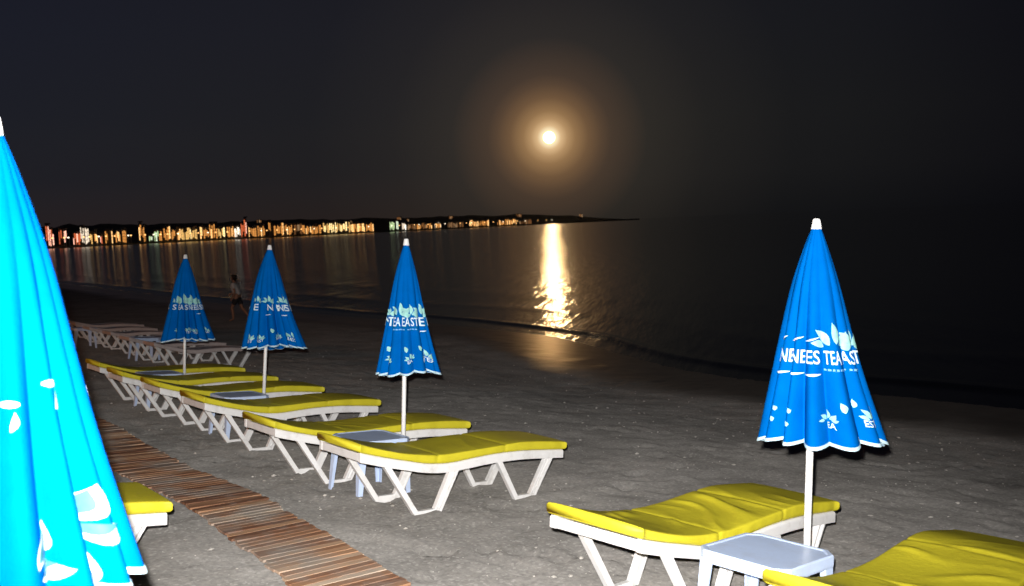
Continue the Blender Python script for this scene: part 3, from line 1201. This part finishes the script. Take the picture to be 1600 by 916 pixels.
class Decals:
    def __init__(self, can):
        self.c = can
        self.mb = []
        self.open = False

    def add(self, key, shape, th, t, sx=1.0, sy=1.0, rot=0.0, off=.0035, slant=0.0):
        vs, fs = shape
        r0 = lerp_tab(PROF, t) * self.c.w
        out = []
        cr, sr = math.cos(rot), math.sin(rot)
        for x, y in vs:
            x, y = x * sx + slant * y * sy, y * sy
            x, y = x * cr - y * sr, x * sr + y * cr
            out.append(self.c.out(th + x / r0, t - y / HC, off))
        if not self.open:
            self.mb.append((key, MB()))
        self.mb[-1][1].add(out, fs)

    def ridge(self, th, t):
        """the crest of the fold nearest to this bearing"""
        best = max((i for i in range(-30, 31)), key=lambda i: self.c.radius(th + i * .01, t))
        return th + best * .01

    def folds(self, pieces, t, h, wide=.68):
        """one piece of the word on the crest of each fold, squeezed to the fold's width"""
        r = lambda a: self.c.radius(a, t)
        cr = [i * .01 for i in range(-165, 166) if r(i * .01) > r(i * .01 - .01) and r(i * .01) >= r(i * .01 + .01)]
        keep = [cr[0]]
        for a in cr[1:]:
            if a - keep[-1] > .2:
                keep.append(a)
        i0 = min(range(len(keep)), key=lambda i: abs(keep[i] - pieces[0][1]))
        out = []
        for k, (txt, _) in enumerate(pieces):
            if i0 + k >= len(keep):
                break
            a = keep[i0 + k]
            out.append(a)
            if not txt:
                continue
            nb = [abs(a - b) for b in keep if b != a]
            xs = [x for x, y in glyph(txt)[0]]
            nat = (max(xs) - min(xs)) * h
            sx = min(.95, wide * min(nb) * r(a) / nat)
            self.text(txt, a - .30 * math.sin(a) * min(nb), t, h, sx=sx)
        return out

    def text(self, txt, th, t, h=.066, key='lettering', sx=.86, rot=0.0, off=.0035):
        self.add(key, glyph(txt), th, t, h * sx, h, rot, off)

    def leaf(self, th, t, length, width, rot, key='leaf_print', off=.003):
        self.add(key, leaf_shape(length, width), th, t, 1, 1, rot, off)

    def sprig(self, th, t, s=1.0, key='leaf_print'):
        self.mb.append((key, MB()))
        self.open = True
        for (dx, dy, ln, wd, ro) in ((-.012, .0, .075, .034, .75), (.010, .004, .080, .034, .08), (.022, .0, .070, .034, -.75), (-.03, -.004, .05, .026, 1.35), (.035, -.006, .05, .026, -1.3)):
            self.leaf(th + dx * s / (lerp_tab(PROF, t) * self.c.w), t - dy * s / HC, ln * s, wd * s, ro, key)
        self.open = False

    def swoosh(self, th, t, w, h=.010, rise=.015, key='lettering'):
        n = 12
        vs, fs = [], []
        for i in range(n + 1):
            x = (i / n - .5) * w
            y = rise * (i / n) ** 1.5
            hh = h * (math.sin(math.pi * (i + .6) / (n + 1.2)) ** .6)
            vs += [(x, y - hh / 2), (x, y + hh / 2)]
        for i in range(n):
            fs.append((2 * i, 2 * i + 2, 2 * i + 3, 2 * i + 1))
        self.add(key, (vs, fs), th, t)

    def smallprint(self, th, t, w, key='faint_lettering'):
        self.mb.append((key, MB()))
        self.open = True
        x = -w / 2
        rr = random.Random(int(th * 100))
        while x < w / 2:
            l = rr.uniform(.008, .018)
            vs = [(x, 0), (x + l, 0), (x + l, .010), (x, .010)]
            self.add(key, (vs, [(0, 1, 2, 3)]), th, t)
            x += l + .006
        self.open = False

    def logo(self, th, t, s=1.0, txt='NESTEA'):
        self.text(txt, th, t, .030 * s)
        self.sprig(th, t - .034 * s / HC, .62 * s)

    def build(self, parent):
        mats = {'lettering': M_PRINT, 'leaf_print': M_LEAF, 'faint_lettering': M_PRINT_SOFT, 'leaf_outline': M_PRINT, 'leaf_fill': M_LEAF_FILL}
        for k, mb in self.mb:
            me = mb.mesh(k, [mats[k]], fix=False, smooth_shade=True)
            link(k, me, parent)


def parasol(label, base, seed, width, decorate, tilt=(0, 0), k=15, sweep=.03, lift=0.0, depth=1.7, shift=.04):
    root = empty('beach_parasol')
    tag(root, label, 'parasol', 'closed blue parasols')
    put(root, base, 0, *tilt)
    if lift:
        root.location += BEACH @ Vector((0, 0, lift))
    # direction from the parasol to the camera, in the parasol's own frame
    loc = root.matrix_world.inverted() @ CAM
    can = Canopy(seed, width, math.atan2(loc.y, loc.x), k, sweep, depth, shift)
    mb = MB()
    mb.tube([(0, 0, -.25 - lift), (0, 0, .7), (0, 0, 2.06)], .0185, 16)
    link('pole', mb.mesh('pole', [M_POLE], smooth_shade=False, fix=True), root).data.polygons.foreach_set('use_smooth', [True] * 34)
    mb = MB()
    mb.tube([(0, 0, 2.03), (0, 0, 2.036), (0, 0, 2.062), (0, 0, 2.082), (0, 0, 2.088)], [.024, .027, .023, .019, .014], 18)
    link('tip_cap', mb.mesh('tip_cap', [M_POLE]), root)
    cn = link('canopy', can.sheet(0, 1, 300, 60, 0, M_BLUE, 'canopy'), root)
    link('hem_band', can.sheet(.988, 1.003, 300, 2, .0025, M_TRIM, 'hem_band'), cn)
    d = Decals(can)
    decorate(d)
    d.build(cn)
    return root


# screen-right of the photographed side is +theta (counter-clockwise seen from above)
def deco_right(d):
    t = .625
    cr = d.folds([('NE', -1.2), ('NE', 0), ('ES', 0), ('TEA', 0), ('AS', 0), ('T', 0)], t, .068)
    for th in cr[:3]:
        d.swoosh(th, t + .052, .075, .012, .006)
    for th in (-1.02, -.55, -.12):
        d.swoosh(th, t - .10, .07, .008, .022)
    d.smallprint(.45, t + .030, .12)
    d.smallprint(.98, t + .030, .08)
    d.sprig(.42, t - .085, 1.35)
    d.sprig(1.10, t - .085, 1.2)
    d.text('EA', .20, .925, .030)
    d.sprig(.14, .885, .6)
    d.text('ESTEA', .98, .92, .034)
    d.sprig(.98, .882, .85)
    d.leaf(.42, .845, .055, .034, .25)
    d.leaf(.72, .84, .05, .022, 0)
    for th, tt in ((-.86, .86), (-.88, .91), (-.5, .86), (-.52, .92), (.6, .985)):
        d.leaf(th, tt, .030, .018, .4 * math.sin(9 * tt))
    for th in (2.3, 3.1, 3.9):
        d.text('NESTEA', th, t, .066)
        d.sprig(th, t - .085, 1.2)


def deco_mid(d):
    t = .625
    d.folds([('N', -1.25), ('T', 0), ('EA', 0), ('EA', 0), ('ST', 0), ('E', 0)], t, .074)
    for th, s in ((-.42, 1.25), (.16, 1.1), (.85, 1.15), (-1.1, .8)):
        d.sprig(th, t - .085, s)
    d.smallprint(-.35, t + .03, .10)
    d.smallprint(.2, t + .03, .07)
    d.swoosh(.85, t + .05, .10, .010, .018)
    for th in (-.75, .05):
        d.logo(th, .92, .95, 'EA')
    d.logo(.78, .925, 1.3, 'ESTEA')
    for th in (-.85, -.05, .5):
        d.leaf(th, .83, .055, .030, .3)
    for th in (2.2, 3.1, 4.0):
        d.text('NESTEA', th, t, .07)
        d.sprig(th, t - .085, 1.1)


def deco_lean(d):
    t = .62
    d.folds([('E', -1.0), ('', 0), ('N', 0), ("'", 0), ('NE', 0), ('S', 0)], t, .070)
    for th, s in ((-.8, .8), (-.1, .9), (.85, 1.2)):
        d.sprig(th, t - .085, s)
    for th in (-.15, .75):
        d.swoosh(th, t + .05, .07, .010, .014)
    for th, s in ((-.95, 1.2), (-.5, 1.0), (.2, .9), (.75, 1.3)):
        d.logo(th, .94, s, 'NEST')
    d.leaf(.0, .86, .06, .04, .3)
    for th in (2.2, 3.1, 4.0):
        d.text('NESTEA', th, t, .07)


def deco_far(d):
    t = .62
    d.folds([('S', -1.0), ('EA', 0), ('S', 0), ('NE', 0), ('ES', 0), ('S', 0)], t, .068)
    for th, s in ((-.75, 1.1), (-.2, 1.5), (.3, 1.3), (.8, .9)):
        d.sprig(th, t - .085, s)
    d.swoosh(.8, t + .05, .09, .010, .014)
    for th, s in ((-.6, .9), (.05, 1.0), (.35, .9), (1.0, 1.0)):
        d.logo(th, .92, s, 'TEA')
    for th in (2.2, 3.1, 4.0):
        d.text('NESTEA', th, t, .07)


def deco_near(d):
    # big outlined leaves low on the cloth, white edge round a pale centre
    def big(th, t, s, rot):
        d.leaf(th, t, .098 * s, .054 * s, rot, 'leaf_outline', .005)
        d.leaf(th, t - .012 * s, .070 * s, .032 * s, rot, 'leaf_fill', .0075)
    for th, t, s in ((.30, .905, 1.0), (.72, .855, 1.15), (.66, 1.0, 1.0), (-.35, .95, 1.0)):
        big(th, t, s, -.5)
        big(th + .02, t + .024, s * .8, -1.45)
    for th, t in ((.20, .572), (.62, .535)):
        d.swoosh(th, t, .035, .016, .0)
        d.leaf(th, t + .055, .045, .014, -.2, 'leaf_outline')
    for th in (-.6, 2.2, 3.1, 4.0):
        d.text('NESTEA', th, .62, .066)
        d.sprig(th, .54, 1.1)


parasol('closed blue parasol standing alone on the right behind the white table', (4.215, 2.75, 0), 1.3, .97, deco_right, (0, 0), 13, lift=.022, shift=.055)
parasol('slim closed blue parasol in the middle, its pole behind the nearest row lounger', (4.255, 6.69, 0), 2.9, .80, deco_mid, (0, R(-.7)), 13)
parasol('closed blue parasol leaning right, second from the far end', (4.36, 9.78, 0), 4.1, 1.0, deco_lean, (0, R(1.0)), 15, shift=.095)
parasol('farthest and smallest closed blue parasol, among the loungers on the left', (4.40, 12.36, 0), 5.6, .98, deco_far, (0, R(-.8)), 15, lift=-.09)
parasol('huge bright blue parasol cut off by the left edge, nearest the camera', (.425, 2.545, 0), 7.2, 1.09, deco_near, (0, 0), 20, lift=.026, depth=1.35, shift=.0)

# ------------------------------------------------------------------ pebbles and shell bits on the sand
def pebbles():
    rp = random.Random(11)
    mb = MB()
    ico = [(0, 0, 1), (.9, 0, .3), (.28, .85, .3), (-.72, .53, .3), (-.72, -.53, .3), (.28, -.85, .3), (0, 0, -.6)]
    fc = [(0, 1, 2), (0, 2, 3), (0, 3, 4), (0, 4, 5), (0, 5, 1), (6, 2, 1), (6, 3, 2), (6, 4, 3), (6, 5, 4), (6, 1, 5)]
    for _ in range(3400):
        y = 2 + 20 * rp.random() ** 1.3
        x = rp.uniform(-1, 13)
        if 2.3 < x < 3.15:
            continue
        s = .0045 + .017 * rp.random() ** 5
        w = b2w((x, y, 0))
        z = sand_z(w.x, w.y)
        a = rp.uniform(0, 6.28)
        fl_ = rp.uniform(.4, .8)
        vs = []
        for (px, py, pz) in ico:
            j = rp.uniform(.75, 1.2)
            qx, qy = px * s * j * 1.3, py * s * j
            vs.append((w.x + qx * math.cos(a) - qy * math.sin(a), w.y + qx * math.sin(a) + qy * math.cos(a), z + pz * s * fl_ * j + s * .1))
        mb.add(vs, fc)
    tag(link('pebbles', mb.mesh('pebbles', [M_PEBBLE])), kind='stuff')


pebbles()


# ------------------------------------------------------------------ person walking by the water
def skin(chains, mt, name, subdiv=2):
    """chains: list of lists of (point, radius); shared points are welded; grown with a Skin modifier"""
    verts, rad, edges, idx = [], [], [], {}
    for ch in chains:
        prev = None
        for p, r in ch:
            key = tuple(round(c, 4) for c in p)
            if key not in idx:
                idx[key] = len(verts)
                verts.append(p)
                rad.append(r)
            k = idx[key]
            if prev is not None:
                edges.append((prev, k))
            prev = k
    me = bpy.data.meshes.new(name)
    me.from_pydata(verts, edges, [])
    o = bpy.data.objects.new(name, me)
    C.objects.link(o)
    md = o.modifiers.new('skin', 'SKIN')
    md.use_smooth_shade = True
    if not me.skin_vertices:
        me.skin_vertices.new()
    for i, sv in enumerate(me.skin_vertices[0].data):
        r = rad[i]
        sv.radius = r if isinstance(r, tuple) else (r, r)
        sv.use_root = (i == 0)
    sb = o.modifiers.new('sub', 'SUBSURF')
    sb.levels = sb.render_levels = subdiv
    dg = bpy.context.evaluated_depsgraph_get()
    out = bpy.data.meshes.new_from_object(o.evaluated_get(dg))
    out.name = name
    bpy.data.objects.remove(o)
    bpy.data.meshes.remove(me)
    out.materials.clear()
    out.materials.append(mt)
    out.polygons.foreach_set('use_smooth', [True] * len(out.polygons))
    return out


def person():
    root = empty('person')
    sk = simple('tanned_skin', (.36, .19, .12), .55, .4, .06)
    # x = walking direction, y = left side, z = up; leaning a little forward in mid stride
    pel, belly, chest, neck, hb, ht = (0, 0, .90), (.02, 0, 1.05), (.07, 0, 1.27), (.11, 0, 1.43), (.125, 0, 1.52), (.135, 0, 1.63)
    ch = [[(pel, (.115, .15)), (belly, (.10, .125)), (chest, (.105, .15)), (neck, .052), (hb, (.072, .066)), ((.135, 0, 1.575), (.092, .076)), (ht, (.068, .06))]]
    ch.append([((.135, 0, 1.575), (.092, .076)), ((.222, 0, 1.56), .012)])       # nose
    for s, hip, knee, ank, toe in ((1, (0, .09, .84), (.20, .10, .50), (.16, .10, .085), (.34, .11, .03)),
                                   (-1, (0, -.09, .84), (-.10, -.10, .47), (-.36, -.10, .15), (-.25, -.11, .035))):
        calf = tuple(k * .62 + a * .38 - (.02 if i == 0 else 0) for i, (k, a) in enumerate(zip(knee, ank)))
        ch.append([(pel, (.115, .15)), (hip, .088), (knee, .058), (calf, .056), (ank, .036), (toe, .030)])
    for s, sh, el, wr in ((1, (.06, .185, 1.36), (-.06, .23, 1.10), (.08, .22, .88)), (-1, (.06, -.185, 1.36), (.17, -.22, 1.12), (.36, -.18, 1.00))):
        ch.append([(chest, (.105, .15)), (sh, .055), (el, .040), (wr, .028)])
        d = (Vector(wr) - Vector(el)).normalized()
        palm = Vector(wr) + d * .055
        ch.append([(wr, .028), (tuple(palm), (.030, .026))])
        side = d.cross(Vector((0, 1, 0))).normalized()
        for f, (o, l) in enumerate(((-.026, .060), (-.009, .072), (.009, .068), (.026, .052))):
            a = palm + side * o + d * .018
            b_ = a + d * l * .55
            c_ = b_ + d * l * .4 + Vector((0, -s * .015, 0))
            ch.append([(tuple(palm), (.030, .026)), (tuple(a), .010), (tuple(b_), .009), (tuple(c_), .008)])
        th = Vector(wr) + d * .03 + side * .036
        ch.append([(tuple(palm), (.030, .026)), (tuple(th), .011), (tuple(th + d * .04 + side * .012), .009)])
    body = link('body', skin(ch, sk, 'body'), root)
    shirt = [[((.005, 0, .93), (.135, .17)), ((.02, 0, 1.05), (.122, .15)), ((.07, 0, 1.27), (.128, .175)), ((.098, 0, 1.395), (.075, .085))]]
    for s, sh, el in ((1, (.06, .185, 1.36), (-.02, .215, 1.19)), (-1, (.06, -.185, 1.36), (.12, -.205, 1.21))):
        shirt.append([((.07, 0, 1.27), (.128, .175)), (sh, .074), (el, .064)])
    link('shirt', skin(shirt, simple('white_cotton', (.62, .58, .56), .8, .2, .08), 'shirt'), root)
    sho = [[((0, 0, .95), (.130, .165)), ((0, 0, .88), (.135, .165))]]
    for s, hip, kn in ((1, (0, .09, .82), (.13, .10, .60)), (-1, (0, -.09, .82), (-.07, -.10, .58))):
        sho.append([((0, 0, .88), (.135, .165)), (hip, .11), (kn, .092)])
    link('shorts', skin(sho, simple('dark_shorts', (.03, .03, .035), .8, .2, .1), 'shorts'), root)
    hair = [[((.10, 0, 1.615), (.092, .086)), ((.095, 0, 1.66), (.075, .070))], [((.10, 0, 1.615), (.092, .086)), ((.055, 0, 1.54), (.060, .070)), ((.035, 0, 1.45), (.035, .055))]]
    link('hair', skin(hair, simple('dark_hair', (.02, .014, .010), .5, .4, .2), 'hair'), root)
    tag(root, 'person in white shirt and dark shorts walking by the water between two parasols', 'person')
    g = Vector((13.35, 32.7))
    root.location = (g.x, g.y, sand_z(g.x, g.y, False))
    root.rotation_euler = (0, 0, R(125))


person()
